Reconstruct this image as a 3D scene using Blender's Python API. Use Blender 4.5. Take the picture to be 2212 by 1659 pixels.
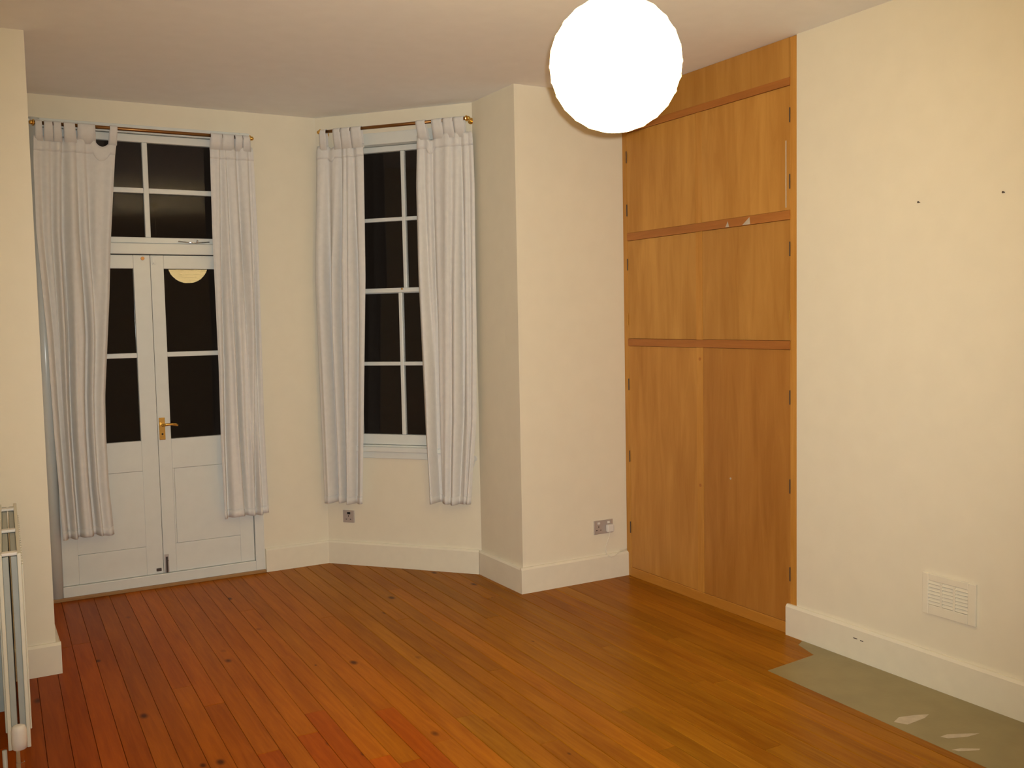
import bpy, bmesh, math, random
from mathutils import Vector, Matrix

for o in list(bpy.data.objects):
    bpy.data.objects.remove(o, do_unlink=True)
scene = bpy.context.scene
col = scene.collection
rnd = random.Random(7)

# ------------------------------------------------------------------ camera
CAM = Vector((0.0, 0.0, 1.6417))
FW = Vector((0.4910228, 0.86855512, -0.06714622))
RT = Vector((0.86969461, -0.49319455, -0.01975937))
UP = Vector((0.05027825, 0.04869441, 0.99754747))
cd = bpy.data.cameras.new('camera')
cam = bpy.data.objects.new('camera', cd)
col.objects.link(cam)
cam.matrix_world = Matrix(((RT.x, UP.x, -FW.x, CAM.x), (RT.y, UP.y, -FW.y, CAM.y),
                           (RT.z, UP.z, -FW.z, CAM.z), (0, 0, 0, 1)))
cd.sensor_fit = 'HORIZONTAL'
cd.sensor_width = 36.0
cd.lens = 36.0 * 2089.33 / 2212.0
cd.clip_start = 0.02
scene.camera = cam

# ------------------------------------------------------------------ world (night)
w = bpy.data.worlds.new('night')
scene.world = w
w.use_nodes = True
w.node_tree.nodes['Background'].inputs[0].default_value = (0.5, 0.34, 0.24, 1)
w.node_tree.nodes['Background'].inputs[1].default_value = 0.015

# ------------------------------------------------------------------ lights: the camera's own flash (the lantern's light is in its builder)
fl = bpy.data.lights.new('camera_flash', 'SPOT')
fl.energy = 600
fl.color = (0.97, 0.96, 0.90)
fl.shadow_soft_size = 0.012
fl.spot_size = math.radians(82)
fl.spot_blend = 1.0
flo = bpy.data.objects.new('camera_flash', fl)
col.objects.link(flo)
flo.matrix_world = cam.matrix_world.copy()
flo.location = CAM + RT * 0.03 + UP * 0.035
LANTERN_L = (21.6, 15.2, 6.3)

vs = scene.view_settings
vs.view_transform = 'Standard'
vs.look = 'None'
vs.exposure = -0.2
vs.gamma = 1.0
vs.use_curve_mapping = False

# ------------------------------------------------------------------ dimensions
HC = 3.0
XR, YB, XC, YR, XK, YD, XP, YP = 3.611, 4.944, 2.845, 5.475, 2.110, 6.327, 0.310, 5.013
CL = math.hypot(XC - XK, YR - YD)
CV = Vector(((XC - XK) / CL, (YR - YD) / CL, 0))      # along the canted bay wall
CN = Vector((-CV.y, CV.x, 0))                         # pointing outdoors


def cant(s, d, z):
    """s along the canted wall, d into the room, z up"""
    return Vector((XK, YD, 0)) + CV * s - CN * d + Vector((0, 0, z))


def front(s, d, z):
    return Vector((s, YD - d, z))


# ------------------------------------------------------------------ materials
def new_mat(name):
    m = bpy.data.materials.new(name)
    m.use_nodes = True
    nt = m.node_tree
    b = nt.nodes['Principled BSDF']
    return m, nt, b


def nn(nt, t, **kw):
    n = nt.nodes.new(t)
    for k, v in kw.items():
        if k in n.inputs:
            n.inputs[k].default_value = v
        else:
            setattr(n, k, v)
    return n


def paint(name, rgb, rough=0.6, vary=0.03, bump=0.03, scale=18.0, spec=0.3):
    m, nt, b = new_mat(name)
    tc = nn(nt, 'ShaderNodeTexCoord')
    n = nn(nt, 'ShaderNodeTexNoise', Scale=scale, Detail=4.0)
    nt.links.new(tc.outputs['Object'], n.inputs['Vector'])
    r = nn(nt, 'ShaderNodeValToRGB')
    r.color_ramp.elements[0].position = 0.3
    r.color_ramp.elements[1].position = 0.7
    r.color_ramp.elements[0].color = (*[c * (1 - vary) for c in rgb], 1)
    r.color_ramp.elements[1].color = (*[min(1, c * (1 + vary)) for c in rgb], 1)
    nt.links.new(n.outputs['Fac'], r.inputs['Fac'])
    nt.links.new(r.outputs['Color'], b.inputs['Base Color'])
    b.inputs['Roughness'].default_value = rough
    b.inputs['Specular IOR Level'].default_value = spec
    if bump:
        n2 = nn(nt, 'ShaderNodeTexNoise', Scale=scale * 9, Detail=3.0)
        nt.links.new(tc.outputs['Object'], n2.inputs['Vector'])
        bp = nn(nt, 'ShaderNodeBump', Strength=bump, Distance=0.01)
        nt.links.new(n2.outputs['Fac'], bp.inputs['Height'])
        nt.links.new(bp.outputs['Normal'], b.inputs['Normal'])
    return m


def metal(name, rgb, rough=0.25, metallic=1.0):
    m, nt, b = new_mat(name)
    n = nn(nt, 'ShaderNodeTexNoise', Scale=40.0, Detail=3.0)
    mr = nn(nt, 'ShaderNodeMapRange')
    mr.inputs['To Min'].default_value = rough * 0.8
    mr.inputs['To Max'].default_value = rough * 1.3
    nt.links.new(n.outputs['Fac'], mr.inputs['Value'])
    nt.links.new(mr.outputs['Result'], b.inputs['Roughness'])
    b.inputs['Base Color'].default_value = (*rgb, 1)
    b.inputs['Metallic'].default_value = metallic
    return m


def wood(name, dark, light, axis='Z', rough=0.45, scale=3.0, stretch=14.0, use_obj_color=False,
         knots=0.0, knot_scale=3.0, spec=0.4):
    """grain running along 'axis' of the object's own space"""
    m, nt, b = new_mat(name)
    L = nt.links.new
    tc = nn(nt, 'ShaderNodeTexCoord')
    oi = nn(nt, 'ShaderNodeObjectInfo')
    mul = nn(nt, 'ShaderNodeVectorMath', operation='SCALE')
    comb = nn(nt, 'ShaderNodeCombineXYZ')
    for i, f in enumerate((37.0, 91.0, 53.0)):
        mm = nn(nt, 'ShaderNodeMath', operation='MULTIPLY')
        mm.inputs[1].default_value = f
        L(oi.outputs['Random'], mm.inputs[0])
        L(mm.outputs[0], comb.inputs[i])
    add = nn(nt, 'ShaderNodeVectorMath', operation='ADD')
    L(tc.outputs['Object'], add.inputs[0])
    L(comb.outputs[0], add.inputs[1])
    mp = nn(nt, 'ShaderNodeMapping')
    sc = [stretch, stretch, stretch]
    sc['XYZ'.index(axis)] = 1.0
    mp.inputs['Scale'].default_value = sc
    L(add.outputs[0], mp.inputs['Vector'])
    n1 = nn(nt, 'ShaderNodeTexNoise', Scale=scale, Detail=6.0, Roughness=0.62, Distortion=0.6)
    L(mp.outputs[0], n1.inputs['Vector'])
    mp2 = nn(nt, 'ShaderNodeMapping')
    sc2 = [2.4, 2.4, 2.4]
    sc2['XYZ'.index(axis)] = 0.45
    mp2.inputs['Scale'].default_value = sc2
    L(add.outputs[0], mp2.inputs['Vector'])
    n2 = nn(nt, 'ShaderNodeTexNoise', Scale=2.0, Detail=3.0)
    L(mp2.outputs[0], n2.inputs['Vector'])
    mx = nn(nt, 'ShaderNodeMath', operation='MULTIPLY_ADD')
    mx.inputs[1].default_value = 0.55
    L(n1.outputs['Fac'], mx.inputs[0])
    m2 = nn(nt, 'ShaderNodeMath', operation='MULTIPLY')
    m2.inputs[1].default_value = 0.45
    L(n2.outputs['Fac'], m2.inputs[0])
    L(m2.outputs[0], mx.inputs[2])
    r = nn(nt, 'ShaderNodeValToRGB')
    r.color_ramp.elements[0].position = 0.36
    r.color_ramp.elements[1].position = 0.64
    r.color_ramp.elements[0].color = (*dark, 1)
    r.color_ramp.elements[1].color = (*light, 1)
    L(mx.outputs[0], r.inputs['Fac'])
    out = r.outputs['Color']
    if use_obj_color:
        mc = nn(nt, 'ShaderNodeMix', data_type='RGBA', blend_type='MULTIPLY')
        mc.inputs[0].default_value = 1.0
        L(out, mc.inputs[6])
        L(oi.outputs['Color'], mc.inputs[7])
        out = mc.outputs[2]
    if knots > 0:
        mpk = nn(nt, 'ShaderNodeMapping')
        sk = [1.0, 1.0, 0.0]
        sk['XYZ'.index(axis)] = 0.55
        mpk.inputs['Scale'].default_value = sk
        L(add.outputs[0], mpk.inputs['Vector'])
        v = nn(nt, 'ShaderNodeTexVoronoi', Scale=knot_scale)
        L(mpk.outputs[0], v.inputs['Vector'])
        # radius differs per cell, most cells have none
        sep = nn(nt, 'ShaderNodeSeparateColor')
        L(v.outputs['Color'], sep.inputs[0])
        rr = nn(nt, 'ShaderNodeMapRange')
        rr.inputs['From Min'].default_value = 1.0 - knots
        rr.inputs['From Max'].default_value = 1.0
        rr.inputs['To Min'].default_value = 0.0
        rr.inputs['To Max'].default_value = 0.15
        L(sep.outputs[0], rr.inputs['Value'])
        dd = nn(nt, 'ShaderNodeMath', operation='DIVIDE')
        L(v.outputs['Distance'], dd.inputs[0])
        a2 = nn(nt, 'ShaderNodeMath', operation='ADD')
        a2.inputs[1].default_value = 0.0001
        L(rr.outputs[0], a2.inputs[0])
        L(a2.outputs[0], dd.inputs[1])
        kr = nn(nt, 'ShaderNodeValToRGB')
        kr.color_ramp.elements[0].position = 0.35
        kr.color_ramp.elements[1].position = 1.0
        kr.color_ramp.elements[0].color = (0.85, 0.85, 0.85, 1)
        kr.color_ramp.elements[1].color = (0, 0, 0, 1)
        L(dd.outputs[0], kr.inputs['Fac'])
        mk_ = nn(nt, 'ShaderNodeMix', data_type='RGBA')
        L(kr.outputs['Color'], mk_.inputs[0])
        L(out, mk_.inputs[6])
        mk_.inputs[7].default_value = (0.05, 0.012, 0.004, 1)
        out = mk_.outputs[2]
    L(out, b.inputs['Base Color'])
    b.inputs['Roughness'].default_value = rough
    b.inputs['Specular IOR Level'].default_value = spec
    bp = nn(nt, 'ShaderNodeBump', Strength=0.08, Distance=0.004)
    L(n1.outputs['Fac'], bp.inputs['Height'])
    L(bp.outputs['Normal'], b.inputs['Normal'])
    return m


M = {}
M['wall'] = paint('cream_wall_paint', (0.83, 0.775, 0.63), 0.7, 0.015, 0.02, 9)
M['ceiling'] = paint('ceiling_paint', (0.92, 0.92, 0.91), 0.8, 0.015, 0.02, 9)
M['skirting'] = paint('cream_gloss_skirting', (0.83, 0.785, 0.65), 0.4, 0.02, 0.0, 14)
M['white'] = paint('white_gloss_paint', (0.76, 0.785, 0.75), 0.28, 0.02, 0.0, 14, 0.5)
M['gloss'] = paint('gloss_glint_bead', (0.76, 0.785, 0.75), 0.24, 0.02, 0.0, 14, 0.6)  # slightly glossier white, for the added bead that catches the flash
M['fabric'] = paint('white_cotton', (0.76, 0.745, 0.715), 0.95, 0.03, 0.0, 30, 0.05)
M['radiator'] = paint('radiator_enamel', (0.74, 0.72, 0.60), 0.35, 0.01, 0.0, 10, 0.5)
M['radiator_core'] = paint('radiator_grey_core', (0.42, 0.45, 0.42), 0.5, 0.03, 0.0, 20)
M['plastic'] = paint('white_plastic', (0.78, 0.75, 0.70), 0.35, 0.01, 0.0, 20)
M['dark'] = paint('dark_void', (0.02, 0.017, 0.015), 0.8, 0.05, 0.0, 20)
M['plate'] = metal('brushed_plate', (0.52, 0.47, 0.44), 0.45, 0.35)
M['brass'] = metal('brass', (0.80, 0.50, 0.13), 0.25)
M['oldbrass'] = metal('tarnished_brass', (0.34, 0.17, 0.06), 0.35)
M['chrome'] = metal('chrome', (0.75, 0.76, 0.78), 0.15)
M['iron'] = metal('dark_iron', (0.10, 0.08, 0.07), 0.5, 0.7)
M['copper'] = metal('copper_pipe', (0.60, 0.33, 0.20), 0.35)
M['ply'] = wood('birch_ply', (0.44, 0.205, 0.036), (0.60, 0.32, 0.075), 'Z', 0.42, 1.6, 9.0, True)
M['pine'] = wood('pine_lipping', (0.50, 0.23, 0.035), (0.62, 0.32, 0.07), 'Z', 0.45, 3, 14, True)
M['rail'] = wood('reddish_rail', (0.36, 0.125, 0.022), (0.47, 0.18, 0.035), 'Y', 0.45, 3, 14, False)
M['plinth'] = wood('pine_plinth', (0.46, 0.19, 0.022), (0.56, 0.25, 0.04), 'Y', 0.45, 3, 14, False, 0.5, 7.0)
M['plank'] = wood('varnished_pine_board', (0.29, 0.090, 0.006), (0.43, 0.155, 0.012), 'Y', 0.30, 3.0, 16.0, True,
                  0.75, 6.0, 0.03)
M['subfloor'] = paint('dark_subfloor', (0.05, 0.03, 0.02), 0.9, 0.1, 0.0, 30)  # even dark base below the boards, visible through their gaps
M['hearth'] = paint('grey_green_concrete', (0.31, 0.255, 0.12), 0.4, 0.08, 0.05, 7, 0.4)
M['smear'] = paint('white_paint_smear', (0.56, 0.49, 0.38), 0.5, 0.1, 0.0, 30)
M['threshold'] = wood('threshold_oak', (0.30, 0.15, 0.05), (0.42, 0.24, 0.09), 'X', 0.5, 3, 14)


def glass_mat():
    m, nt, b = new_mat('window_glass')
    nt.nodes.remove(b)
    out = nt.nodes['Material Output']
    fr = nn(nt, 'ShaderNodeFresnel', IOR=1.33)
    tr = nn(nt, 'ShaderNodeBsdfTransparent')
    gl = nn(nt, 'ShaderNodeBsdfGlossy')
    gl.inputs['Roughness'].default_value = 0.004
    mx = nn(nt, 'ShaderNodeMixShader')
    nt.links.new(fr.outputs[0], mx.inputs[0])
    nt.links.new(tr.outputs[0], mx.inputs[1])
    nt.links.new(gl.outputs[0], mx.inputs[2])
    nt.links.new(mx.outputs[0], out.inputs['Surface'])
    return m


M['glass'] = glass_mat()


def emit_mat(name, rgb, strength=1.0):
    m, nt, b = new_mat(name)
    b.inputs['Base Color'].default_value = (0.8, 0.75, 0.65, 1)
    b.inputs['Roughness'].default_value = 0.9
    n = nn(nt, 'ShaderNodeTexNoise', Scale=25.0, Detail=4.0)
    mr = nn(nt, 'ShaderNodeMapRange')
    mr.inputs['To Min'].default_value = strength * 0.93
    mr.inputs['To Max'].default_value = strength * 1.07
    nt.links.new(n.outputs['Fac'], mr.inputs['Value'])
    nt.links.new(mr.outputs['Result'], b.inputs['Emission Strength'])
    b.inputs['Emission Color'].default_value = (*rgb, 1)
    return m


# ------------------------------------------------------------------ mesh helpers
ORG = {}


def mk(name, verts, faces, mat, parent=None, smooth=False, bevel=0.0, solid=0.0, seg=2):
    vs_ = [Vector(v) for v in verts]
    lo = Vector([min(v[i] for v in vs_) for i in range(3)])
    hi = Vector([max(v[i] for v in vs_) for i in range(3)])
    org = Vector(((lo.x + hi.x) / 2, (lo.y + hi.y) / 2, lo.z))
    me = bpy.data.meshes.new(name)
    me.from_pydata([v - org for v in vs_], [], faces)
    me.update()
    bm = bmesh.new()
    bm.from_mesh(me)
    if not solid:
        bmesh.ops.recalc_face_normals(bm, faces=bm.faces)
    bm.to_mesh(me)
    bm.free()
    me.materials.append(mat)
    if smooth:
        for p in me.polygons:
            p.use_smooth = True
    o = bpy.data.objects.new(name, me)
    col.objects.link(o)
    if parent is not None:
        o.parent = parent
        o.location = org - ORG[parent.name]
    else:
        o.location = org
    ORG[o.name] = org
    if solid:
        md = o.modifiers.new('solid', 'SOLIDIFY')
        md.thickness = solid
        md.offset = 0
    if bevel:
        md = o.modifiers.new('bevel', 'BEVEL')
        md.width = bevel
        md.segments = seg
        md.limit_method = 'ANGLE'
    return o


def empty(name, loc, label=None, cat=None, group=None, kind=None):
    o = bpy.data.objects.new(name, None)
    col.objects.link(o)
    o.location = loc
    o.empty_display_size = 0.1
    ORG[o.name] = Vector(loc)
    tag(o, label, cat, group, kind)
    return o


def tag(o, label=None, cat=None, group=None, kind=None):
    if label:
        o['label'] = label
    if cat:
        o['category'] = cat
    if group:
        o['group'] = group
    if kind:
        o['kind'] = kind
    return o


BOXF = [(0, 1, 3, 2), (4, 6, 7, 5), (0, 4, 5, 1), (2, 3, 7, 6), (0, 2, 6, 4), (1, 5, 7, 3)]


class MB:
    """collects shapes for one mesh"""

    def __init__(self):
        self.v, self.f = [], []

    def add(self, verts, faces):
        b = len(self.v)
        self.v += [Vector(p) for p in verts]
        self.f += [tuple(i + b for i in q) for q in faces]
        return self

    def box(self, a0, a1, b0, b1, c0, c1, fr=None):
        P = [(a, b, c) for a in (a0, a1) for b in (b0, b1) for c in (c0, c1)]
        if fr:
            P = [fr(*p) for p in P]
        return self.add(P, BOXF)

    def prism(self, poly, z0, z1):
        n = len(poly)
        P = [(x, y, z0) for x, y in poly] + [(x, y, z1) for x, y in poly]
        F = [tuple(range(n - 1, -1, -1)), tuple(range(n, 2 * n))]
        F += [(i, (i + 1) % n, n + (i + 1) % n, n + i) for i in range(n)]
        return self.add(P, F)

    def tube(self, pts, r, n=12, cap=True):
        pts = [Vector(p) for p in pts]
        rs = r if isinstance(r, (list, tuple)) else [r] * len(pts)
        P, F = [], []
        ref = None
        for i, p in enumerate(pts):
            t = (pts[min(i + 1, len(pts) - 1)] - pts[max(i - 1, 0)])
            if t.length < 1e-9:
                t = Vector((0, 0, 1))
            t.normalize()
            if ref is None:
                ref = Vector((0, 0, 1)) if abs(t.z) < 0.9 else Vector((1, 0, 0))
            a = t.cross(ref).normalized()
            ref2 = a.cross(t).normalized()
            ref = ref2
            for k in range(n):
                an = 2 * math.pi * k / n
                P.append(p + (a * math.cos(an) + ref2 * math.sin(an)) * rs[i])
        for i in range(len(pts) - 1):
            for k in range(n):
                F.append((i * n + k, i * n + (k + 1) % n, (i + 1) * n + (k + 1) % n, (i + 1) * n + k))
        if cap:
            F.append(tuple(range(n - 1, -1, -1)))
            m = (len(pts) - 1) * n
            F.append(tuple(range(m, m + n)))
        return self.add(P, F)

    def ball(self, c, r, n=16, m=10, sz=1.0):
        c = Vector(c)
        pts = []
        rad = []
        for i in range(m + 1):
            a = math.pi * i / m
            pts.append(c + Vector((0, 0, -math.cos(a) * r * sz)))
            rad.append(max(math.sin(a) * r, r * 0.01))
        return self.tube(pts, rad, n)

    def torus(self, c, R, r, ax1, ax2, n=24, k=8):
        c = Vector(c)
        P, F = [], []
        ax3 = ax1.cross(ax2)
        for i in range(n):
            a = 2 * math.pi * i / n
            d = ax1 * math.cos(a) + ax2 * math.sin(a)
            for j in range(k):
                b = 2 * math.pi * j / k
                P.append(c + d * (R + r * math.cos(b)) + ax3 * (r * math.sin(b)))
        for i in range(n):
            for j in range(k):
                F.append((i * k + j, ((i + 1) % n) * k + j, ((i + 1) % n) * k + (j + 1) % k, i * k + (j + 1) % k))
        return self.add(P, F)

    def build(self, name, mat, parent=None, **kw):
        return mk(name, self.v, self.f, mat, parent, **kw)


def B(name, a0, a1, b0, b1, c0, c1, mat, parent=None, fr=None, **kw):
    return MB().box(a0, a1, b0, b1, c0, c1, fr).build(name, mat, parent, **kw)


# ================================================================== STRUCTURE
def struct(o):
    o['kind'] = 'structure'
    return o


struct(B('ceiling', -1.15, 4.15, -1.75, 6.6, HC, HC + 0.12, M['ceiling']))
struct(B('wall_right', XR, XR + 0.16, -1.6, 3.497, 0, HC, M['wall']))
struct(B('wall_back', XC, 4.15, YB, YB + 0.16, 0, HC, M['wall']))
struct(B('wall_bay_return', XC, XC + 0.2, YB + 0.16, YR + 0.05, 0, HC, M['wall']))
struct(B('wall_left', -1.15, -1.0, -1.75, 3.35, 0, HC, M['wall']))
struct(MB().prism([(0.018, 3.35), (0.018, YP), (-1.15, YP), (-1.15, 3.35)], 0, HC).build('wall_left_breast', M['wall']))
struct(B('wall_pier', -0.15, XP, YP, YD + 0.25, 0, HC, M['wall']))
struct(B('wall_rear', -1.0, XR + 0.16, -1.75, -1.6, 0, HC, M['wall']))

DX0, DX1, DZ1 = 0.383, 1.668, 2.865       # french door opening
mb = MB()
mb.box(XP, DX0, YD, YD + 0.25, 0, HC)
mb.box(DX1, XK + 0.02, YD, YD + 0.25, 0, HC)
mb.box(DX0, DX1, YD, YD + 0.25, DZ1, HC)
struct(mb.build('wall_bay_front', M['wall']))

WS0, WS1, WZ0, WZ1 = 0.16, 1.0, 0.80, 2.868   # sash window opening in the canted wall
mb = MB()
mb.box(0.0, WS0, 0, -0.25, 0, HC, cant)
mb.box(WS1, CL, 0, -0.25, 0, HC, cant)
mb.box(WS0, WS1, 0, -0.25, 0, WZ0, cant)
mb.box(WS0, WS1, 0, -0.25, WZ1, HC, cant)
struct(mb.build('wall_bay_window', M['wall']))

# skirting boards: a plain board with a chamfered top edge
SK = 0.155


def skirting(name, p0, p1, nrm, h=SK, t=0.022, mat='skirting'):
    p0, p1, nrm = Vector((*p0, 0)), Vector((*p1, 0)), Vector((*nrm, 0)).normalized()
    prof = [(0, 0), (t, 0), (t, h - 0.012), (t - 0.009, h), (0, h)]
    P = [p + nrm * a + Vector((0, 0, b)) for p in (p0, p1) for a, b in prof]
    n = len(prof)
    F = [tuple(range(n)), tuple(range(2 * n - 1, n - 1, -1))]
    F += [(i, (i + 1) % n, n + (i + 1) % n, n + i) for i in range(n)]
    return struct(mk(name, P, F, M[mat]))


bbr = skirting('baseboard_right', (XR, -1.6), (XR, 3.552), (-1, 0), 0.160)
for ya, yb2, za in ((3.095, 3.118, 0.104), (3.060, 3.078, 0.102)):
    B('scuff_mark', XR - 0.0226, XR - 0.021, ya, yb2, za, za + 0.004, M['iron'], bbr)
skirting('baseboard_back', (XC - 0.022, YB), (XR, YB), (0, -1))
skirting('baseboard_return', (XC, YB - 0.0), (XC, YR - 0.006), (-1, 0))
c0, c1 = cant(0, 0, 0), cant(CL - 0.012, 0, 0)
skirting('baseboard_window', c0[:2], c1[:2], (-CN.x, -CN.y), 0.157)
skirting('baseboard_front', (DX1 + 0.003, YD), (XK + 0.002, YD), (0, -1))
skirting('baseboard_pier', (0.05, YP), (XP + 0.022, YP), (0, -1), 0.15)
skirting('baseboard_pier_return', (XP, YP), (XP, YD - 0.03), (1, 0), 0.15)
skirting('baseboard_left', (0.018, 3.36), (0.018, YP - 0.02), (1, 0), 0.15, 0.016)
skirting('baseboard_rear', (-1.0, -1.6), (XR, -1.6), (0, 1))

# ------------------------------------------------------------------ floor of separate boards
floor = struct(B('floor', -1.0, XR + 0.1, -1.6, YD + 0.15, -0.06, -0.022, M['subfloor']))
PW = 0.0885
SL = 0.025
HEARTH = [(3.150, 3.228), (3.482, 3.262), (3.528, 3.405), (3.589, 3.437), (3.589, 0.9), (3.085, 0.9)]


def plank(x0, x1, ya, yb_, ca, tint, slant_b=0.0):
    """x0,x1 at Y=3.47; boards drift by SL per metre"""
    g = 0.0007 + 0.0007 * max(0.0, min(1.0, (x0 - 1.2) / 0.8))
    ch = g + 0.0006

    def X(x, y):
        return x + SL * (y - 3.47)
    ya += 0.001
    yb_ -= 0.001
    xa, xb = x0 + g, x1 - g
    top = []
    for y, yy in ((ya, ya), (yb_, yb_)):
        sl = slant_b if y == yb_ else 0.0
        top.append([(X(xa, y), y), (X(xb, y), y + sl)])
    dz = rnd.uniform(-0.0006, 0.0006)
    P = []
    for inset, z in ((0.0, -0.021), (0.0, -ch + dz), (ch, dz)):
        for j, (pa, pb) in enumerate(top):
            P.append((pa[0] + inset, pa[1], z))
            P.append((pb[0] - inset, pb[1], z))
    F = [(0, 1, 3, 2), (8, 9, 11, 10)]
    for r_ in (0, 4):
        F += [(r_, r_ + 1, r_ + 5, r_ + 4), (r_ + 1, r_ + 3, r_ + 7, r_ + 5),
              (r_ + 3, r_ + 2, r_ + 6, r_ + 7), (r_ + 2, r_, r_ + 4, r_ + 6)]
    o = mk('plank', P, F, M['plank'], floor)
    o.color = (*tint, 1)
    return o


def lerp(a, b, t):
    return tuple(x + (y - x) * t for x, y in zip(a, b))


RED = (0.98, 0.58, 0.50)
ORA = (1.26, 1.16, 0.80)
TAN = (1.00, 1.12, 1.0)
GOLD = (1.0, 1.13, 1.1)
k0 = int((-1.0 - 1.689) / PW) - 1
for k in range(k0, 25):
    x0 = 1.689 + k * PW
    x1 = x0 + PW
    xm = (x0 + x1) / 2
    if x1 < -1.0 or x0 > XR + 0.05:
        continue
    # far end under the walls
    if xm < 0.02:
        yend = 3.4
    elif xm < XK:
        yend = YD + 0.1
    elif xm < XC:
        yend = YD + (YR - YD) * (xm - XK) / (XC - XK) + 0.22
    else:
        yend = YB + 0.1
    yend += rnd.uniform(0, 0.01)
    cuts = []
    y = -1.6
    segs = []
    j = -1.6 + rnd.uniform(1.2, 2.6)
    cuts = [-1.6]
    if xm < 1.5:
        pass
    while j < yend - 0.6:
        cuts.append(j)
        j += rnd.uniform(1.7, 3.3)
    cuts.append(yend)
    # the darker, redder boards near the camera start at butt joints seen in the photo
    special = {-3: 3.765, -9: 3.62, -12: 3.52, -7: 3.70}
    if k in special:
        cuts = [-1.6, 1.3 + rnd.uniform(0, .6), special[k], yend]
    near_hearth = x1 > 3.10 and k >= 16
    if near_hearth:
        cuts = [-1.6, 0.9, yend]
    for a, b_ in zip(cuts[:-1], cuts[1:]):
        ymid = (max(a, 2.0) + b_) / 2
        # varnish tone: red on the radiator side, honey towards the hearth
        t = (xm - 0.2) / 1.45
        if t < 1:
            tint = lerp(RED, ORA, max(0, min(1, t)))
            if b_ < 3.9 and xm < 1.49:
                tint = lerp(tint, (1.2, 0.60, 0.3), 0.6)
        elif xm < 2.2:
            tint = lerp(TAN, ORA, 0.25)
        else:
            tint = lerp(TAN, GOLD, min(1, (xm - 2.2) / 1.0))
        v = rnd.uniform(0.91, 1.07)
        tint = tuple(c * v * rnd.uniform(0.97, 1.03) for c in tint)
        if near_hearth and a > 0:
            def X(x, y):
                return x + SL * (y - 3.47)
            g = 0.0014
            if k == 16:      # board cut along the slab's long edge
                pts = [(X(x0 + g, 0.9), 0.9), (3.0838, 0.9), (3.1488, 3.2275), (X(x1 - g, 3.234), 3.234), (X(x1 - g, b_), b_), (X(x0 + g, b_), b_)]
                if X(x0 + g, 0.9) > 3.08:
                    pts[0:2] = [(3.0838, 0.9)]
            else:            # boards ending on the slab's short edge
                edge = [(3.150, 3.2295), (3.482, 3.2635), (3.5265, 3.4065), (3.589, 3.4385), (3.8, 3.4385)]

                def ye(x):
                    for (xa, ya), (xb, yb2) in zip(edge, edge[1:]):
                        if x <= xb:
                            return ya + (yb2 - ya) * (x - xa) / (xb - xa)
                    return edge[-1][1]
                xa, xb = x0 - 0.006 + g, x1 - 0.006 - g
                xs = [xa] + [e[0] for e in edge if xa < e[0] < xb] + [xb]
                pts = [(x, ye(x)) for x in xs] + [(X(x1 - g, b_), b_), (X(x0 + g, b_), b_)]
            o = MB().prism(pts, -0.021, 0.0).build('plank', M['plank'], floor)
            o.color = (*tint, 1)
        else:
            plank(x0, x1, a, b_, 0, tint)

# ------------------------------------------------------------------ hearth slab
hs = MB().prism(HEARTH, -0.02, 0.0006).build('hearth_slab', M['hearth'])
tag(hs, 'grey-green concrete hearth slab let into the floor along the right wall', 'hearth')


def smear(pts):
    return MB().prism([p for p in pts], 0.0006, 0.0012).build('paint_smear', M['smear'], hs)


smear([(3.165, 2.545), (3.19, 2.500), (3.30, 2.505), (3.345, 2.52), (3.29, 2.545), (3.22, 2.565)])
smear([(3.20, 2.36), (3.215, 2.335), (3.29, 2.305), (3.355, 2.30), (3.30, 2.33), (3.24, 2.36)])
smear([(3.14, 2.265), (3.15, 2.245), (3.22, 2.21), (3.235, 2.215), (3.18, 2.255)])

# ================================================================== FRENCH DOORS
door = empty('door_1', (1.0255, YD, 0), kind='structure')
FRD = 0.09        # frame depth
mb = MB()
mb.box(DX0, 0.447, YD - 0.006, YD + FRD, 0, DZ1)
mb.box(1.608, DX1, YD - 0.006, YD + FRD, 0, DZ1)
mb.box(0.447, 1.608, YD - 0.006, YD + FRD, 2.815, DZ1)
mb.box(0.447, 1.608, YD - 0.012, YD + FRD, 2.084, 2.150)       # transom bar
mb.box(0.447, 1.608, YD - 0.006, YD + FRD, 0.0, 0.0815)         # sill
mb.box(DX0 + 0.004, DX1 - 0.004, YD - 0.014, YD - 0.004, DZ1 - 0.025, DZ1 - 0.010)
mb.build('frame', M['white'], door, bevel=0.004)
for xb in (0.418,):
    MB().tube([(xb, YD + 0.012, 0.0), (xb, YD + 0.012, DZ1)], 0.033, 32).build('glint_bead', M['gloss'], door, smooth=True)  # convex bead added and sized so the flash shows as a glint
B('threshold_strip', DX0, DX1, YD - 0.030, YD - 0.006, 0.0, 0.020, M['threshold'], door, bevel=0.004)


def pane(parent, a0, a1, z0, z1, d, fr, rz=0.0, tilt=0.0):
    """a thin sheet of glass in the rebate; rz / tilt: how far the old glass sits out of true (radians)"""
    ac, zc = (a0 + a1) / 2, (z0 + z1) / 2
    P = []
    for a in (a0, a1):
        for dd in (d - 0.0015, d + 0.0015):
            for z in (z0, z1):
                P.append(fr(a, dd + (a - ac) * rz + (z - zc) * tilt, z))
    return mk('pane', P, BOXF, M['glass'], parent)


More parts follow.
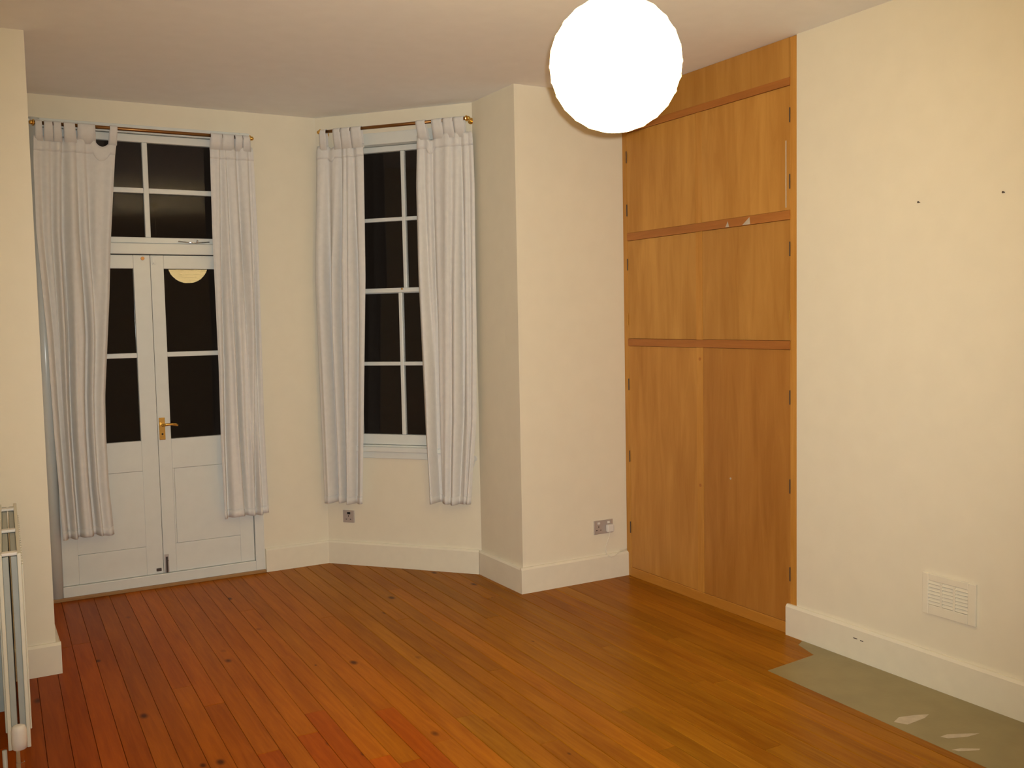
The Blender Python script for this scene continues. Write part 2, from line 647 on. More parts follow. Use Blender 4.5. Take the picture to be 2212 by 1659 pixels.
def leaf(x0, x1, gx0, gx1, px0, px1):
    y0, y1 = YD + 0.012, YD + 0.052
    mb = MB()
    mb.box(x0, gx0, y0, y1, 0.083, 2.079)
    mb.box(gx1, x1, y0, y1, 0.083, 2.079)
    mb.box(gx0, gx1, y0, y1, 1.996, 2.079)
    mb.box(gx0, gx1, y0, y1, 0.742, 0.930)
    mb.box(gx0, gx1, y0, y1, 0.083, 0.262)
    if px0 > gx0:
        mb.box(gx0, px0, y0, y1, 0.262, 0.742)
    if px1 < gx1:
        mb.box(px1, gx1, y0, y1, 0.262, 0.742)
    lf = mb.build('door_leaf', M['white'], door, bevel=0.003)
    B('glazing_bar', gx0, gx1, y0 + 0.004, y1 - 0.004, 1.447, 1.477, M['white'], lf, bevel=0.004)
    # fielded lower panel
    mb = MB()
    mb.box(px0 + 0.0012, px1 - 0.0012, y0 + 0.003, y1 - 0.01, 0.2632, 0.7408)
    mb.build('lower_panel', M['white'], lf, bevel=0.002)
    return lf, y0


lf, ly = leaf(0.450, 1.0285, 0.540, 0.930, 0.535, 0.948)
pane(lf, 0.540, 0.930, 1.477, 1.996, -0.035, front, 0.0, 0)
pane(lf, 0.540, 0.930, 0.930, 1.447, -0.035, front, 0.0, 0)
# bolts on the left leaf
MB().tube([(0.985, ly + 0.002, 2.058), (0.985, ly - 0.012, 2.058)], 0.011, 12).build('bolt_knob', M['oldbrass'], lf)
B('bottom_bolt', 0.985, 1.015, ly - 0.010, ly + 0.001, 0.100, 0.118, M['iron'], lf, bevel=0.002)
rf, ly = leaf(1.0305, 1.605, 1.108, 1.515, 1.118, 1.525)
pane(rf, 1.108, 1.515, 1.477, 1.996, -0.035, front, 0.037, -0.016)
pane(rf, 1.108, 1.515, 0.930, 1.447, -0.035, front, 0.0, 0.0)
mb = MB()
mb.box(1.040, 1.062, ly - 0.006, ly + 0.001, 2.02, 2.07)
mb.tube([(1.051, ly - 0.006, 2.03), (1.051, ly - 0.014, 2.03)], 0.006, 10)
mb.build('top_bolt', M['white'], rf, bevel=0.002)
mb = MB()
mb.box(1.036, 1.062, ly - 0.004, ly + 0.001, 0.085, 0.20)
mb.build('bottom_bolt_plate', M['plate'], rf, bevel=0.001)
mb = MB()
mb.tube([(1.049, ly - 0.010, 0.086), (1.049, ly - 0.010, 0.185)], 0.006, 10)
mb.tube([(1.049, ly - 0.010, 0.165), (1.049, ly - 0.026, 0.165)], 0.006, 10)
mb.build('bottom_bolt', M['iron'], rf)
# brass lever handle
hd = B('handle_plate', 1.038, 1.074, ly - 0.008, ly, 0.928, 1.068, M['brass'], rf, bevel=0.003)
mb = MB()
mb.tube([(1.056, ly - 0.006, 1.024), (1.056, ly - 0.045, 1.024)], 0.010, 12)
mb.tube([(1.056, ly - 0.045, 1.024), (1.075, ly - 0.050, 1.026), (1.105, ly - 0.050, 1.027), (1.130, ly - 0.050, 1.024),
         (1.145, ly - 0.049, 1.018)], [0.010, 0.009, 0.0075, 0.0095, 0.007], 12)
mb.build('lever_handle', M['brass'], rf, smooth=True)
MB().tube([(1.056, ly - 0.0085, 0.965), (1.056, ly - 0.0065, 0.965)], 0.006, 12).build('keyhole', M['dark'], rf)

# transom light over the doors
tf = MB()
ty0, ty1 = YD + 0.010, YD + 0.050
tf.box(0.452, 0.500, ty0, ty1, 2.152, 2.812)
tf.box(1.558, 1.604, ty0, ty1, 2.152, 2.812)
tf.box(0.500, 1.558, ty0, ty1, 2.766, 2.812)
tf.box(0.500, 1.558, ty0, ty1, 2.152, 2.188)
tr = tf.build('transom_sash', M['white'], door, bevel=0.004)
B('glazing_bar', 1.010, 1.041, ty0 + 0.002, ty1 - 0.004, 2.188, 2.766, M['white'], tr, bevel=0.004)
for a, b_ in ((0.500, 1.0105), (1.0405, 1.558)):
    B('glazing_bar', a, b_, ty0 + 0.004, ty1 - 0.006, 2.458, 2.489, M['white'], tr, bevel=0.004)
    pane(tr, a, b_, 2.489, 2.766, -0.032, front)
    pane(tr, a, b_, 2.188, 2.458, -0.032, front, 0.0, -0.0165)
mb = MB()
mb.tube([(1.20, ty0 - 0.010, 2.166), (1.30, ty0 - 0.012, 2.158), (1.39, ty0 - 0.008, 2.166)], 0.004, 8)
mb.tube([(1.315, ty0 + 0.004, 2.158), (1.315, ty0 - 0.02, 2.172)], 0.005, 8)
mb.build('casement_stay', M['chrome'], tr, smooth=True)

# ================================================================== SASH WINDOW
win = empty('window_1', cant(0.58, 0, 0.734), kind='structure')
mb = MB()
mb.box(WS0, WS0 + 0.055, 0.004, -0.16, WZ0, WZ1, cant)
mb.box(WS1 - 0.055, WS1, 0.004, -0.16, WZ0, WZ1, cant)
mb.box(WS0 + 0.055, WS1 - 0.055, 0.004, -0.16, 2.792, WZ1, cant)
mb.box(WS0 + 0.055, WS1 - 0.055, -0.005, -0.16, WZ0, WZ0 + 0.020, cant)
mb.build('window_frame', M['white'], win, bevel=0.004)


def sash(name, s0, s1, z0, z1, d, rails, sc, zb):
    (rt, rb) = rails
    mb = MB()
    mb.box(s0, s0 + 0.045, d, d - 0.04, z0, z1, cant)
    mb.box(s1 - 0.045, s1, d, d - 0.04, z0, z1, cant)
    mb.box(s0 + 0.045, s1 - 0.045, d, d - 0.04, z1 - rt, z1, cant)
    mb.box(s0 + 0.045, s1 - 0.045, d, d - 0.04, z0, z0 + rb, cant)
    o = mb.build(name, M['white'], win, bevel=0.004)
    g0, g1 = s0 + 0.045, s1 - 0.045
    y0, y1 = z0 + rb, z1 - rt
    B('glazing_bar', sc - 0.0125, sc + 0.0125, d - 0.004, d - 0.036, y0, y1, M['white'], o, fr=cant, bevel=0.004)
    for a, b_ in ((g0, sc - 0.0125), (sc + 0.0125, g1)):
        B('glazing_bar', a, b_, d - 0.006, d - 0.034, zb - 0.0125, zb + 0.0125, M['white'], o, fr=cant, bevel=0.004)
        pane(o, a, b_, zb + 0.0125, y1, d - 0.022, cant)
        pane(o, a, b_, y0, zb - 0.0125, d - 0.022, cant)
    return o


sash('upper_sash', WS0 + 0.057, WS1 - 0.057, 1.826, 2.790, -0.065, (0.036, 0.030), 0.598, 2.313)
ls = sash('lower_sash', WS0 + 0.057, WS1 - 0.057, 0.822, 1.860, -0.020, (0.030, 0.068), 0.580, 1.362)
mb = MB()
mb.tube([cant(0.60, -0.019, 1.852), cant(0.60, -0.010, 1.852)], 0.006, 10)
mb.build('sash_lock', M['brass'], ls)
mb = MB()
mb.box(WS0 - 0.02, WS1 + 0.02, 0.038, -0.02, 0.778, 0.812, cant)
mb.build('window_sill', M['white'], win, bevel=0.006)
mb = MB()
mb.box(WS0 - 0.005, WS1 + 0.005, 0.018, 0.0, 0.734, 0.778, cant)
mb.build('sill_apron', M['white'], win, bevel=0.004)

# ================================================================== CURTAINS
def interp(tab, z):
    tab = sorted(tab)
    if z <= tab[0][0]:
        return tab[0][1]
    for (z0, a), (z1, b) in zip(tab, tab[1:]):
        if z <= z1:
            t = (z - z0) / (z1 - z0)
            return a + (b - a) * t
    return tab[-1][1]


def curtain(label, fr, eL, eR, ztop, zbot, zrod, drod, bounds, tabs, seed, sags=(), amp=0.034, dbase=0.055, zb_fn=None):
    r = random.Random(seed)
    s0 = (interp(eL, zbot) + interp(eR, zbot)) / 2
    root = empty('curtain', fr(s0, dbase, zbot), label, 'curtain', 'white tab-top curtains in the bay')
    ph = [r.uniform(0, 6.28) for _ in range(8)]

    def shape(u, z):
        """distance of the cloth in front of its base plane: slow undulation, cut by creased valleys"""
        q = (ztop - z) / (ztop - zbot)
        grow = 0.30 + 0.70 * min(1.0, q * 3.0)
        d = 0.5 + 0.24 * math.sin(6.28 * 2.1 * u + ph[0] + 0.9 * q) + 0.16 * math.sin(6.28 * 3.7 * u + ph[1] - 1.3 * q) \
            + 0.09 * math.sin(6.28 * 6.1 * u + ph[2] + 1.6 * q)
        for (u0, u1, u2, wd, d0, d1, d2) in bounds:
            uc = u0 + (u1 - u0) * q * 2 if q < 0.5 else u1 + (u2 - u1) * (q - 0.5) * 2
            dp = d0 + (d1 - d0) * q * 2 if q < 0.5 else d1 + (d2 - d1) * (q - 0.5) * 2
            uc += 0.008 * math.sin(5 * q + u0 * 40)
            e = (u - uc) / wd
            # steep on one side, rolling over on the other
            d -= dp * (math.exp(-(e / 0.5) ** 2) if e < 0 else math.exp(-(e / 1.3) ** 2))
            d += 0.35 * dp * math.exp(-((e + 1.6) / 0.9) ** 2)
        edge = min(u, 1 - u)
        d -= 0.35 * math.exp(-(edge / 0.03) ** 2)
        return amp * grow * max(d, -0.55)

    def topz(s):
        z = ztop
        for a, b, dp in sags:
            if a < s < b:
                z -= dp * math.sin(math.pi * (s - a) / (b - a)) ** 0.7
        return z

    NU, NV = 150, 56
    P, F = [], []
    for j in range(NV + 1):
        for i in range(NU + 1):
            u = i / NU
            v = j / NV
            sT = interp(eL, ztop) + (interp(eR, ztop) - interp(eL, ztop)) * u
            zt = topz(sT)
            z = zt + (zbot - zt) * v
            a, b = interp(eL, z), interp(eR, z)
            s = a + (b - a) * u
            dz = 0.004 * math.sin(u * 9 + seed) * v
            if zb_fn:
                dz += zb_fn(u) * v
            P.append(fr(s, dbase + shape(u, z), z + dz))
    for j in range(NV):
        for i in range(NU):
            a = j * (NU + 1) + i
            F.append((a, a + 1, a + NU + 2, a + NU + 1))
    mk('curtain_panel', P, F, M['fabric'], root, smooth=True, solid=0.0025)
    # stitched heading band: a second thickness of cloth
    P, F = [], []
    for j in range(5):
        for i in range(NU + 1):
            u = i / NU
            sT = interp(eL, ztop) + (interp(eR, ztop) - interp(eL, ztop)) * u
            zt = topz(sT)
            z = zt - 0.085 * j / 4
            a, b = interp(eL, z), interp(eR, z)
            P.append(fr(a + (b - a) * u, dbase + shape(u, z) + 0.0035, z))
    for j in range(4):
        for i in range(NU):
            a = j * (NU + 1) + i
            F.append((a, a + 1, a + NU + 2, a + NU + 1))
    mk('heading_band', P, F, M['fabric'], root, smooth=True, solid=0.003)
    # bottom hem
    P, F = [], []
    for j in range(3):
        for i in range(NU + 1):
            u = i / NU
            z = zbot + 0.05 - 0.05 * j / 2
            a, b = interp(eL, z), interp(eR, z)
            dz = 0.004 * math.sin(u * 9 + seed) * (1 - 0.05 * (1 - j / 2) / (ztop - zbot))
            if zb_fn:
                dz += zb_fn(u)
            P.append(fr(a + (b - a) * u, dbase + shape(u, z) + 0.003, z + dz))
    for j in range(2):
        for i in range(NU):
            a = j * (NU + 1) + i
            F.append((a, a + 1, a + NU + 2, a + NU + 1))
    mk('hem', P, F, M['fabric'], root, smooth=True, solid=0.0025)
    # tabs looped over the rod
    L0, R0 = interp(eL, ztop), interp(eR, ztop)
    for (a, b, lean) in tabs:
        sm = (a + b) / 2
        u = max(0, min(1, (sm - L0) / (R0 - L0)))
        df = dbase + shape(u, ztop) + 0.006
        rr = 0.0145
        path = [(df, topz(sm) - 0.03)]
        path.append((drod + rr + 0.001, zrod - 0.006))
        for k in range(9):
            an = math.pi * k / 8
            path.append((drod + rr * math.cos(an), zrod + rr * math.sin(an)))
        path.append((drod - rr - 0.001, zrod - 0.006))
        path.append((dbase - 0.004, topz(sm) - 0.03))
        P, F = [], []
        n = 5
        for (d_, z_) in path:
            q = max(0, min(1, (zrod - z_) / (zrod - ztop + 0.03)))
            for i in range(n):
                t = i / (n - 1)
                wdt = (b - a) * (1 + 0.10 * q)
                cx = sm + lean * q
                P.append(fr(cx - wdt / 2 + wdt * t, d_ + 0.003 * math.sin(math.pi * t) * q, z_))
        for j in range(len(path) - 1):
            for i in range(n - 1):
                c_ = j * n + i
                F.append((c_, c_ + 1, c_ + n + 1, c_ + n))
        mk('tab', P, F, M['fabric'], root, smooth=True, solid=0.002)
    return root


ZR1, ZR2 = 2.822, 2.889
curtain('white tab-top curtain at left of french doors, beside the pier', front,
        [(2.80, .412), (2.6, .402), (2.2, .397), (1.6, .424), (1.0, .436), (.386, .455)],
        [(2.80, .864), (2.67, .845), (2.40, .819), (2.13, .794), (1.80, .772), (1.30, .730), (1.22, .724), (.99, .719), (.69, .722), (.386, .740)],
        2.752, 0.386, ZR1, 0.075, [(.10, .12, .13, .07, .5, .8, .9), (.34, .32, .30, .035, .9, .5, .2), (.40, .37, .31, .05, .0, .8, 1.1), (.50, .66, .62, .05, .7, 1.0, .9), (.63, .80, .80, .05, .8, .6, .5), (.20, .22, .24, .04, .5, .3, .2)],
        [(.420, .456, 0), (.466, .511, 0), (.515, .556, .003), (.570, .630, .004), (.644, .739, .0), (.820, .862, -.008)], 3,
        sags=[(.735, .825, .042)], amp=0.055)
curtain('white tab-top curtain at right of french doors', front,
        [(2.82, 1.404), (2.2, 1.397), (1.35, 1.402), (.9, 1.397), (.406, 1.402)],
        [(2.82, 1.655), (2.74, 1.675), (2.2, 1.684), (1.0, 1.680), (.406, 1.690)],
        2.768, 0.402, ZR1, 0.075, [(.24, .16, .09, .05, 1.0, 1.0, .7), (.36, .41, .47, .045, .7, 1.0, 1.1), (.61, .67, .72, .05, 1.0, .5, .3), (.89, .85, .70, .05, .8, 1.0, .6), (.95, .90, .86, .04, .3, .5, .7)],
        [(1.406, 1.476, 0), (1.479, 1.550, 0), (1.557, 1.603, .004), (1.606, 1.650, .006)], 11, amp=0.045)
curtain('white tab-top curtain at left of the sash window', cant,
        [(2.88, .060), (2.76, .036), (1.94, .002), (1.0, .012), (.43, .020)],
        [(2.88, .386), (1.93, .378), (.9, .335), (.43, .313)],
        2.800, 0.432, ZR2, 0.075, [(.24, .25, .30, .06, .8, .9, 1.0), (.53, .46, .52, .05, 1.0, 1.1, 1.2), (.77, .80, .77, .05, .6, .8, .7), (.64, .66, .70, .04, .5, .3, .3)],
        [(.080, .128, -.004), (.181, .233, 0), (.237, .306, 0), (.312, .386, 0)], 23,
        sags=[(.128, .181, .02)], amp=0.052)
curtain('white tab-top curtain at right of the sash window, beside the bay return', cant,
        [(2.88, .776), (2.5, .760), (1.9, .762), (1.47, .772), (.9, .784), (.45, .802)],
        [(2.88, 1.120), (2.79, 1.150), (2.5, 1.156), (1.6, 1.150), (1.0, 1.135), (.45, 1.084)],
        2.812, 0.462, ZR2, 0.075, [(.13, .16, .22, .05, .6, .9, 1.4), (.28, .25, .16, .045, .9, .9, .4), (.62, .56, .50, .05, .9, .5, .25), (.78, .73, .70, .045, .9, 1.1, .5), (.92, .89, .90, .04, .6, .6, .5)],
        [(.776, .839, .012), (.884, .956, .004), (.962, 1.030, 0), (1.034, 1.102, 0)], 31,
        sags=[(.836, .890, .035)], amp=0.052)


def rod(label, fr, s0, s1, z, d):
    root = empty('curtain_rod', fr((s0 + s1) / 2, d, z), label, 'curtain rod', 'brass curtain rods in the bay')
    MB().tube([fr(s0, d, z), fr(s1, d, z)], 0.0105, 14).build('rod', M['oldbrass'], root, smooth=True)
    for s, sg in ((s0, -1), (s1, 1)):
        mb = MB()
        mb.tube([fr(s, 0.0, z - 0.004), fr(s, 0.006, z - 0.004)], 0.020, 14)
        mb.tube([fr(s, 0.004, z - 0.004), fr(s, d, z - 0.004)], 0.007, 10)
        mb.torus(fr(s, d, z), 0.0145, 0.005, (fr(s, d + 1, z) - fr(s, d, z)).normalized(), Vector((0, 0, 1)), 16, 8)
        mb.build('bracket', M['brass'], root, smooth=False)
        MB().ball(fr(s + sg * 0.012, d, z), 0.013, 14, 8).build('finial', M['brass'], root, smooth=True)
    return root


rod('thin brass curtain rod above the french doors', front, 0.412, 1.652, ZR1, 0.075)
rod('thin brass curtain rod above the narrow sash window', cant, 0.082, 1.118, ZR2, 0.075)

# small ring hook beside the window curtain
hk = empty('ring_hook', cant(1.082, 0, 0.735), 'small pale ring hook on the wall beside the window curtain', 'hook')
MB().tube([cant(1.096, 0, 0.752), cant(1.096, 0.008, 0.752)], 0.010, 12).build('hook_base', M['plastic'], hk)
MB().torus(cant(1.096, 0.014, 0.752), 0.016, 0.004, CV, Vector((0, 0, 1)), 20, 8).build('ring', M['plastic'], hk, smooth=True)
MB().tube([cant(1.096, 0.014, 0.737), cant(1.092, 0.010, 0.715), cant(1.086, 0.008, 0.70)], 0.003, 8).build('cord_end', M['plastic'], hk)

# ================================================================== FITTED CUPBOARD
cup = empty('fitted_cupboard', (XR, 4.22, 0), 'tall built-in plywood cupboard from floor to ceiling beside the right wall', 'cupboard')
Y0, Y1 = 3.499, YB - 0.002
B('carcass', XR + 0.045, XR + 0.5, Y0, Y1, 0.0, HC - 0.002, M['dark'], cup)


def cbox(name, ya, yb_, za, zb_, mat, parent=cup, d=0.0, t=0.04, tint=(1, 1, 1), **kw):
    o = B(name, XR - d, XR + t, ya, yb_, za, zb_, mat, parent, **kw)
    o.color = (*tint, 1)
    return o


YL, YM0, YM1, YRR = 4.897, 4.255, 4.203, 3.540
cbox('side_stile', YL, Y1, 0, HC - 0.002, M['pine'], tint=(.95, .92, .85), bevel=0.002)
cbox('side_stile', Y0, YRR, 0, HC - 0.002, M['pine'], tint=(1.0, .95, .85), bevel=0.002)
cbox('plinth', YRR, YL, 0, 0.058, M['plinth'], d=0.004, bevel=0.003)
cbox('top_panel', YRR + .001, YL - .001, 2.806, HC - 0.002, M['ply'], t=0.03, tint=(.92, .88, .80))
for z0, z1 in ((2.766, 2.805), (2.109, 2.155), (1.460, 1.504)):
    o = cbox('rail', YRR, YL, z0, z1, M['rail'], d=0.006, t=0.044, bevel=0.002)
    if z0 == 2.109:
        rail2 = o
MB().add([(XR - .0066, 4.005, 2.111), (XR - .0066, 3.975, 2.111), (XR - .0066, 3.985, 2.142), (XR - .0058, 3.995, 2.127)],
         [(0, 1, 2), (0, 3, 1), (1, 3, 2), (0, 2, 3)]).build('paint_chip', M['smear'], rail2)
MB().add([(XR - .0066, 3.875, 2.111), (XR - .0066, 3.815, 2.111), (XR - .0066, 3.82, 2.148), (XR - .0058, 3.838, 2.120)],
         [(0, 1, 2), (0, 3, 1), (1, 3, 2), (0, 2, 3)]).build('paint_chip', M['smear'], rail2)
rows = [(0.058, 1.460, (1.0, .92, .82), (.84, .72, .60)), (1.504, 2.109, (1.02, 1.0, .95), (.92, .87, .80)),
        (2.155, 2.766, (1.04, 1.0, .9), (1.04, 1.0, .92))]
hl = {0: (1.219, .766, .314), 1: (1.963, 1.624), 2: (2.621, 2.296)}
doors = {}
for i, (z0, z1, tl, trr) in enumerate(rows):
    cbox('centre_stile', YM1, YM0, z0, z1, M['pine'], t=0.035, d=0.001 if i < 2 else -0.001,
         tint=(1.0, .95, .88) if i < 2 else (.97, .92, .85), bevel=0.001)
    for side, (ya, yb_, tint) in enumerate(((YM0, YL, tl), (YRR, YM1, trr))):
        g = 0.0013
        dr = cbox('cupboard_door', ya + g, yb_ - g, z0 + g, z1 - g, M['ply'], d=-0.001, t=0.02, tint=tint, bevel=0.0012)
        doors[(i, side)] = dr
        yh = yb_ if side == 0 else ya
        for zh in hl[i]:
            mb = MB()
            mb.tube([(XR - 0.003, yh, zh - 0.036), (XR - 0.003, yh, zh + 0.036)], 0.0030, 8)
            bright = (i == 1 and zh < 1.7)
            mb.build('hinge', M['brass'] if bright else M['iron'], dr)
# raw light edge on the upper right door, small marks
MB().box(XR - .0004, XR + .002, 3.566, 3.572, 2.17, 2.50).build('bare_edge_strip', M['smear'], doors[(2, 1)])
MB().tube([(XR + 0.002, 3.98, 0.747), (XR - 0.001, 3.98, 0.747)], 0.006, 10).build('paint_spot', M['smear'], doors[(0, 1)])
for (yy, zz, i) in ((4.225, 1.395, 0), (4.228, 0.675, 0)):
    MB().tube([(XR - .0005, yy, zz), (XR - .0022, yy, zz)], 0.010, 10).build('knot_plug', M['iron'] if False else M['rail'], cup)

# ================================================================== SOCKETS
so = empty('wall_socket', cant(0.163, 0, 0.285), 'small grey single wall socket below the left window curtain', 'socket')
B('face_plate', 0.121, 0.206, 0.0, 0.009, 0.286, 0.370, M['plate'], so, fr=cant, bevel=0.003)
B('rocker_switch', 0.156, 0.178, 0.008, 0.014, 0.344, 0.358, M['dark'], so, fr=cant, bevel=0.002)
for s_, z_, w_, h_ in ((0.163, 0.331, .004, .010), (0.147, 0.309, .010, .004), (0.179, 0.309, .010, .004)):
    B('pin_slot', s_ - w_ / 2, s_ + w_ / 2, 0.0085, 0.0096, z_ - h_ / 2, z_ + h_ / 2, M['dark'], so, fr=cant)


def bk(s, d, z):
    return Vector((s, YB - d, z))


so = empty('wall_socket', bk(3.428, 0, 0.285), 'grey double wall socket with a white plug beside the cupboard', 'socket')
B('face_plate', 3.358, 3.500, 0.0, 0.009, 0.288, 0.374, M['plate'], so, fr=bk, bevel=0.003)
for xc_ in (3.392, 3.466):
    B('rocker_switch', xc_ - .009, xc_ + .009, 0.008, 0.013, 0.350, 0.364, M['plastic'], so, fr=bk, bevel=0.002)
for s_, z_, w_, h_ in ((3.392, 0.334, .004, .010), (3.377, 0.313, .010, .004), (3.407, 0.313, .010, .004)):
    B('pin_slot', s_ - w_ / 2, s_ + w_ / 2, 0.0085, 0.0096, z_ - h_ / 2, z_ + h_ / 2, M['dark'], so, fr=bk)
pg = empty('plug', bk(3.466, 0.012, 0.30), 'white plug in the double socket with a thin cable to the skirting', 'plug')
B('plug_body', 3.442, 3.492, 0.011, 0.036, 0.298, 0.345, M['plastic'], pg, fr=bk, bevel=0.006)
MB().tube([bk(3.466, .024, .299), bk(3.462, .022, .27), bk(3.452, .016, .235), bk(3.440, .012, .20), bk(3.438, .020, .175),
           bk(3.446, .028, .150), bk(3.470, .029, .138), bk(3.500, .028, .144), bk(3.530, .024, .160), bk(3.552, .012, .166),
           bk(3.580, .008, .163), bk(3.606, .008, .166)], 0.0032, 8).build('cable', M['skirting'], pg, smooth=True)

# ================================================================== VENT GRILLE
def rw(s, d, z):
    return Vector((XR - d, s, z))


vg = empty('vent_grille', rw(2.623, 0, 0.323), 'cream plastic vent grille low on the right wall above the hearth', 'vent')
VY0, VY1, VZ0, VZ1 = 2.494, 2.752, 0.323, 0.503
mb = MB()
iy0, iy1, iz0, iz1 = 2.531, 2.721, 0.366, 0.472
mb.box(VY0, iy0, 0, 0.012, VZ0, VZ1, rw)
mb.box(iy1, VY1, 0, 0.012, VZ0, VZ1, rw)
mb.box(iy0, iy1, 0, 0.012, VZ0, iz0, rw)
mb.box(iy0, iy1, 0, 0.012, iz1, VZ1, rw)
mb.build('grille_frame', M['skirting'], vg, bevel=0.003)
B('grille_back', iy0, iy1, 0.0005, 0.003, iz0, iz1, M['radiator_core'], vg, fr=rw)
for i in range(7):
    z = iz0 + (i + 0.5) * (iz1 - iz0) / 7
    P = []
    for a in (iy0, iy1):
        P += [rw(a, 0.011, z - 0.006), rw(a, 0.0125, z - 0.0045), rw(a, 0.004, z + 0.0065), rw(a, 0.0025, z + 0.005)]
    mk('louvre_slat', P, [(0, 1, 2, 3), (7, 6, 5, 4), (0, 4, 5, 1), (1, 5, 6, 2), (2, 6, 7, 3), (3, 7, 4, 0)], M['skirting'], vg)
for yv in (2.594, 2.657):
    B('grille_divider', yv - .005, yv + .005, 0.003, 0.0128, iz0, iz1, M['skirting'], vg, fr=rw)

# nails in the right wall
for (yy, zz, lab) in ((2.789, 2.108, 'tiny dark nail in the right wall, nearer the cupboard'),
                      (2.399, 2.103, 'tiny dark nail in the right wall, nearer the picture edge')):
    n_ = MB().tube([rw(yy, 0, zz), rw(yy, 0.010, zz), rw(yy, 0.0101, zz), rw(yy, 0.012, zz)], [0.002, 0.002, 0.0045, 0.0045], 10).build('nail', M['iron'])
    tag(n_, lab, 'nail', 'nails in the right wall')

# ================================================================== RADIATOR
RB = Vector((0.066, 3.80, 0))
RL = Vector((0.030, 1.0, 0)).normalized()
RW = Vector((RL.y, -RL.x, 0))


def rad(l, w_, z):
    return RB + RL * l + RW * w_ + Vector((0, 0, z))


ra = empty('radiator', rad(0.56, 0.036, 0.0), 'cream double-panel radiator standing end-on along the left wall', 'radiator')
LEN = 1.12
RZ0, RZ1 = 0.145, 0.85
for side in (0, 1):
    wa, wb = (0.0, 0.013) if side == 0 else (0.060, 0.073)
    mb = MB()
    # outer pressed sheet with rounded top
    mb.box(0, LEN, wa, wb, RZ0, RZ1, rad)
    # vertical pressed flutes on the outer face
    nf = 22
    wf = wa - 0.006 if side == 0 else wb
    for i in range(nf):
        l0 = 0.03 + i * (LEN - 0.06) / nf
        mb.box(l0 + 0.012, l0 + 0.036, wf, wf + 0.006, RZ0 + 0.05, RZ1 - 0.05, rad)
    mb.build('radiator_panel', M['radiator'], ra, bevel=0.005, seg=2)
    ca, cb = (0.013, 0.033) if side == 0 else (0.040, 0.060)
    B('radiator_core', 0.012, LEN - 0.012, ca, cb, RZ0 + 0.02, RZ1 - 0.012, M['radiator_core'], ra, fr=rad, bevel=0.003)
for l in (0.015, 0.46, 0.97):
    mb = MB()
    mb.box(l, l + 0.035, 0.010, 0.063, RZ1 - 0.010, RZ1 + 0.002, rad)
    mb.build('top_clip', M['plastic'], ra, bevel=0.004)
vp = rad(-0.055, 0.036, 0)


def ring(z, r):
    return [(vp + Vector((0, 0, z)), r)]


pts = [(0.168, .019), (0.172, .024), (0.20, .026), (0.235, .025), (0.25, .021), (0.254, .012)]
MB().tube([vp + Vector((0, 0, z)) for z, r_ in pts], [r_ for z, r_ in pts], 18).build('valve_cap', M['plastic'], ra, smooth=True)
mb = MB()
mb.tube([vp + Vector((0, 0, 0.11)), vp + Vector((0, 0, 0.169))], 0.013, 12)
mb.tube([vp + Vector((0, 0, 0.150)), rad(0.02, 0.036, 0.165)], 0.011, 12)
mb.tube([vp + Vector((0, 0, 0.10)), vp + Vector((0, 0, 0.122))], 0.016, 6)
mb.build('valve_body', M['chrome'], ra)
MB().tube([vp + Vector((0, 0, 0.0)), vp + Vector((0, 0, 0.11))], 0.0085, 12).build('supply_pipe', M['copper'], ra, smooth=True)
MB().tube([rad(-0.02, -0.012, 0.0), rad(-0.02, -0.012, 0.16)], 0.008, 12).build('return_pipe', M['radiator'], ra, smooth=True)
for l, wv in ((0.12, 0.050), (1.0, 0.076)):
    B('wall_bracket', l, l + 0.03, -wv, 0.002, 0.25, 0.75, M['radiator_core'], ra, fr=rad)

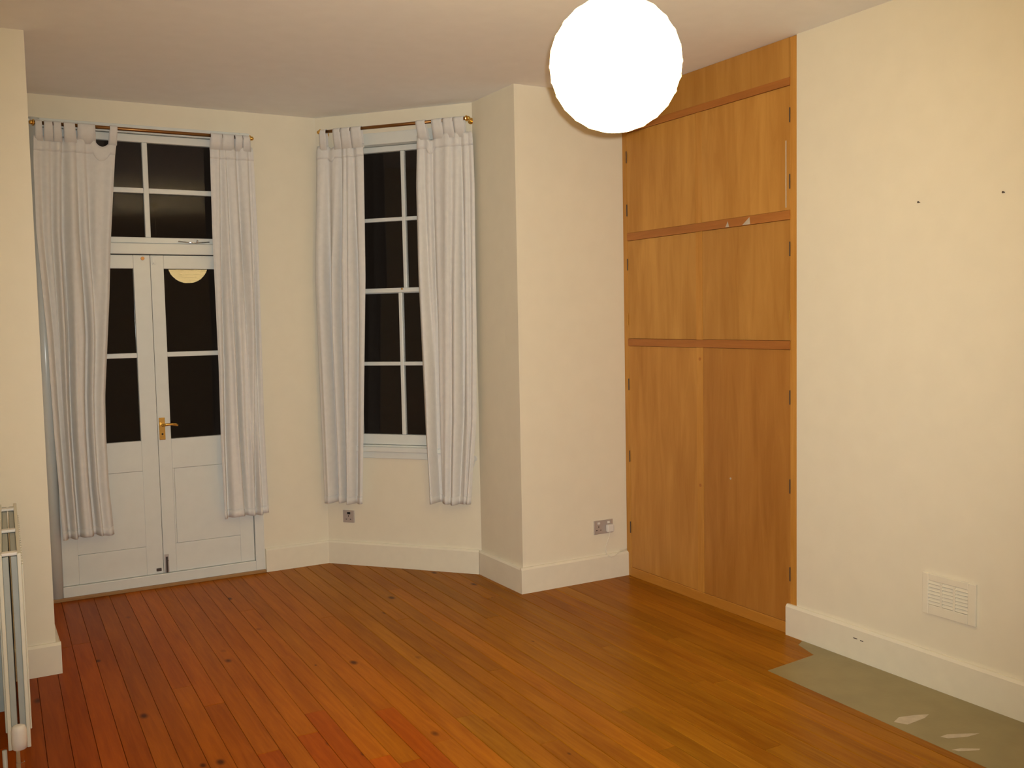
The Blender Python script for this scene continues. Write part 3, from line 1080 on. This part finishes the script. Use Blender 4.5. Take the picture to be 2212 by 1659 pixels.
# ================================================================== PAPER LANTERN
LC = Vector((1.742, 2.412, 2.3955))
LR = 0.1985
lan = empty('paper_lantern', LC + Vector((0, 0, -LR)), 'large round white paper lantern glowing under the ceiling', 'lamp')
M['paper'] = emit_mat('glowing_paper', tuple(c / LANTERN_L[0] for c in LANTERN_L), LANTERN_L[0])
M['rib'] = emit_mat('backlit_wire_rib', (1.0, 0.55, 0.15), LANTERN_L[0] * 0.45)
NR, NS = 12, 26
P, F = [], []
lat = []
for i in range(NR + 1):
    a = math.radians(-76) + (math.radians(152)) * i / NR
    lat.append(a)
for i, a in enumerate(lat):
    for k in range(NS):
        b_ = 2 * math.pi * k / NS
        rr = LR * (1 + 0.004 * rnd.uniform(-1, 1))
        P.append(LC + Vector((math.cos(a) * math.cos(b_) * rr, math.cos(a) * math.sin(b_) * rr, math.sin(a) * LR * 1.0)))
for i in range(NR):
    for k in range(NS):
        F.append((i * NS + k, i * NS + (k + 1) % NS, (i + 1) * NS + (k + 1) % NS, (i + 1) * NS + k))
F.append(tuple(range(NS - 1, -1, -1)))
shade = mk('lamp_shade', P, F, M['paper'], lan)
for a in lat[1:-1]:
    MB().torus(LC + Vector((0, 0, math.sin(a) * LR)), math.cos(a) * LR * 1.002, 0.0009, Vector((1, 0, 0)), Vector((0, 1, 0)), 40, 5) \
        .build('rib', M['rib'], shade)
MB().torus(LC + Vector((0, 0, math.sin(lat[-1]) * LR)), math.cos(lat[-1]) * LR, 0.003, Vector((1, 0, 0)), Vector((0, 1, 0)), 32, 6) \
    .build('top_ring', M['chrome'], lan)
MB().tube([LC + Vector((0, 0, 0.10)), LC + Vector((0, 0, 0.17))], 0.02, 14).build('bulb_holder', M['plastic'], lan)
MB().ball(LC + Vector((0, 0, 0.06)), 0.03, 14, 10, 1.3).build('bulb', M['paper'], lan, smooth=True)
MB().tube([LC + Vector((0, 0, 0.17)), Vector((LC.x, LC.y, HC - 0.02))], 0.0035, 8).build('flex', M['plastic'], lan)
MB().tube([Vector((LC.x, LC.y, HC - 0.035)), Vector((LC.x, LC.y, HC - 0.02)), Vector((LC.x, LC.y, HC))], [0.02, 0.038, 0.042], 20) \
    .build('ceiling_rose', M['plastic'], lan, smooth=True)
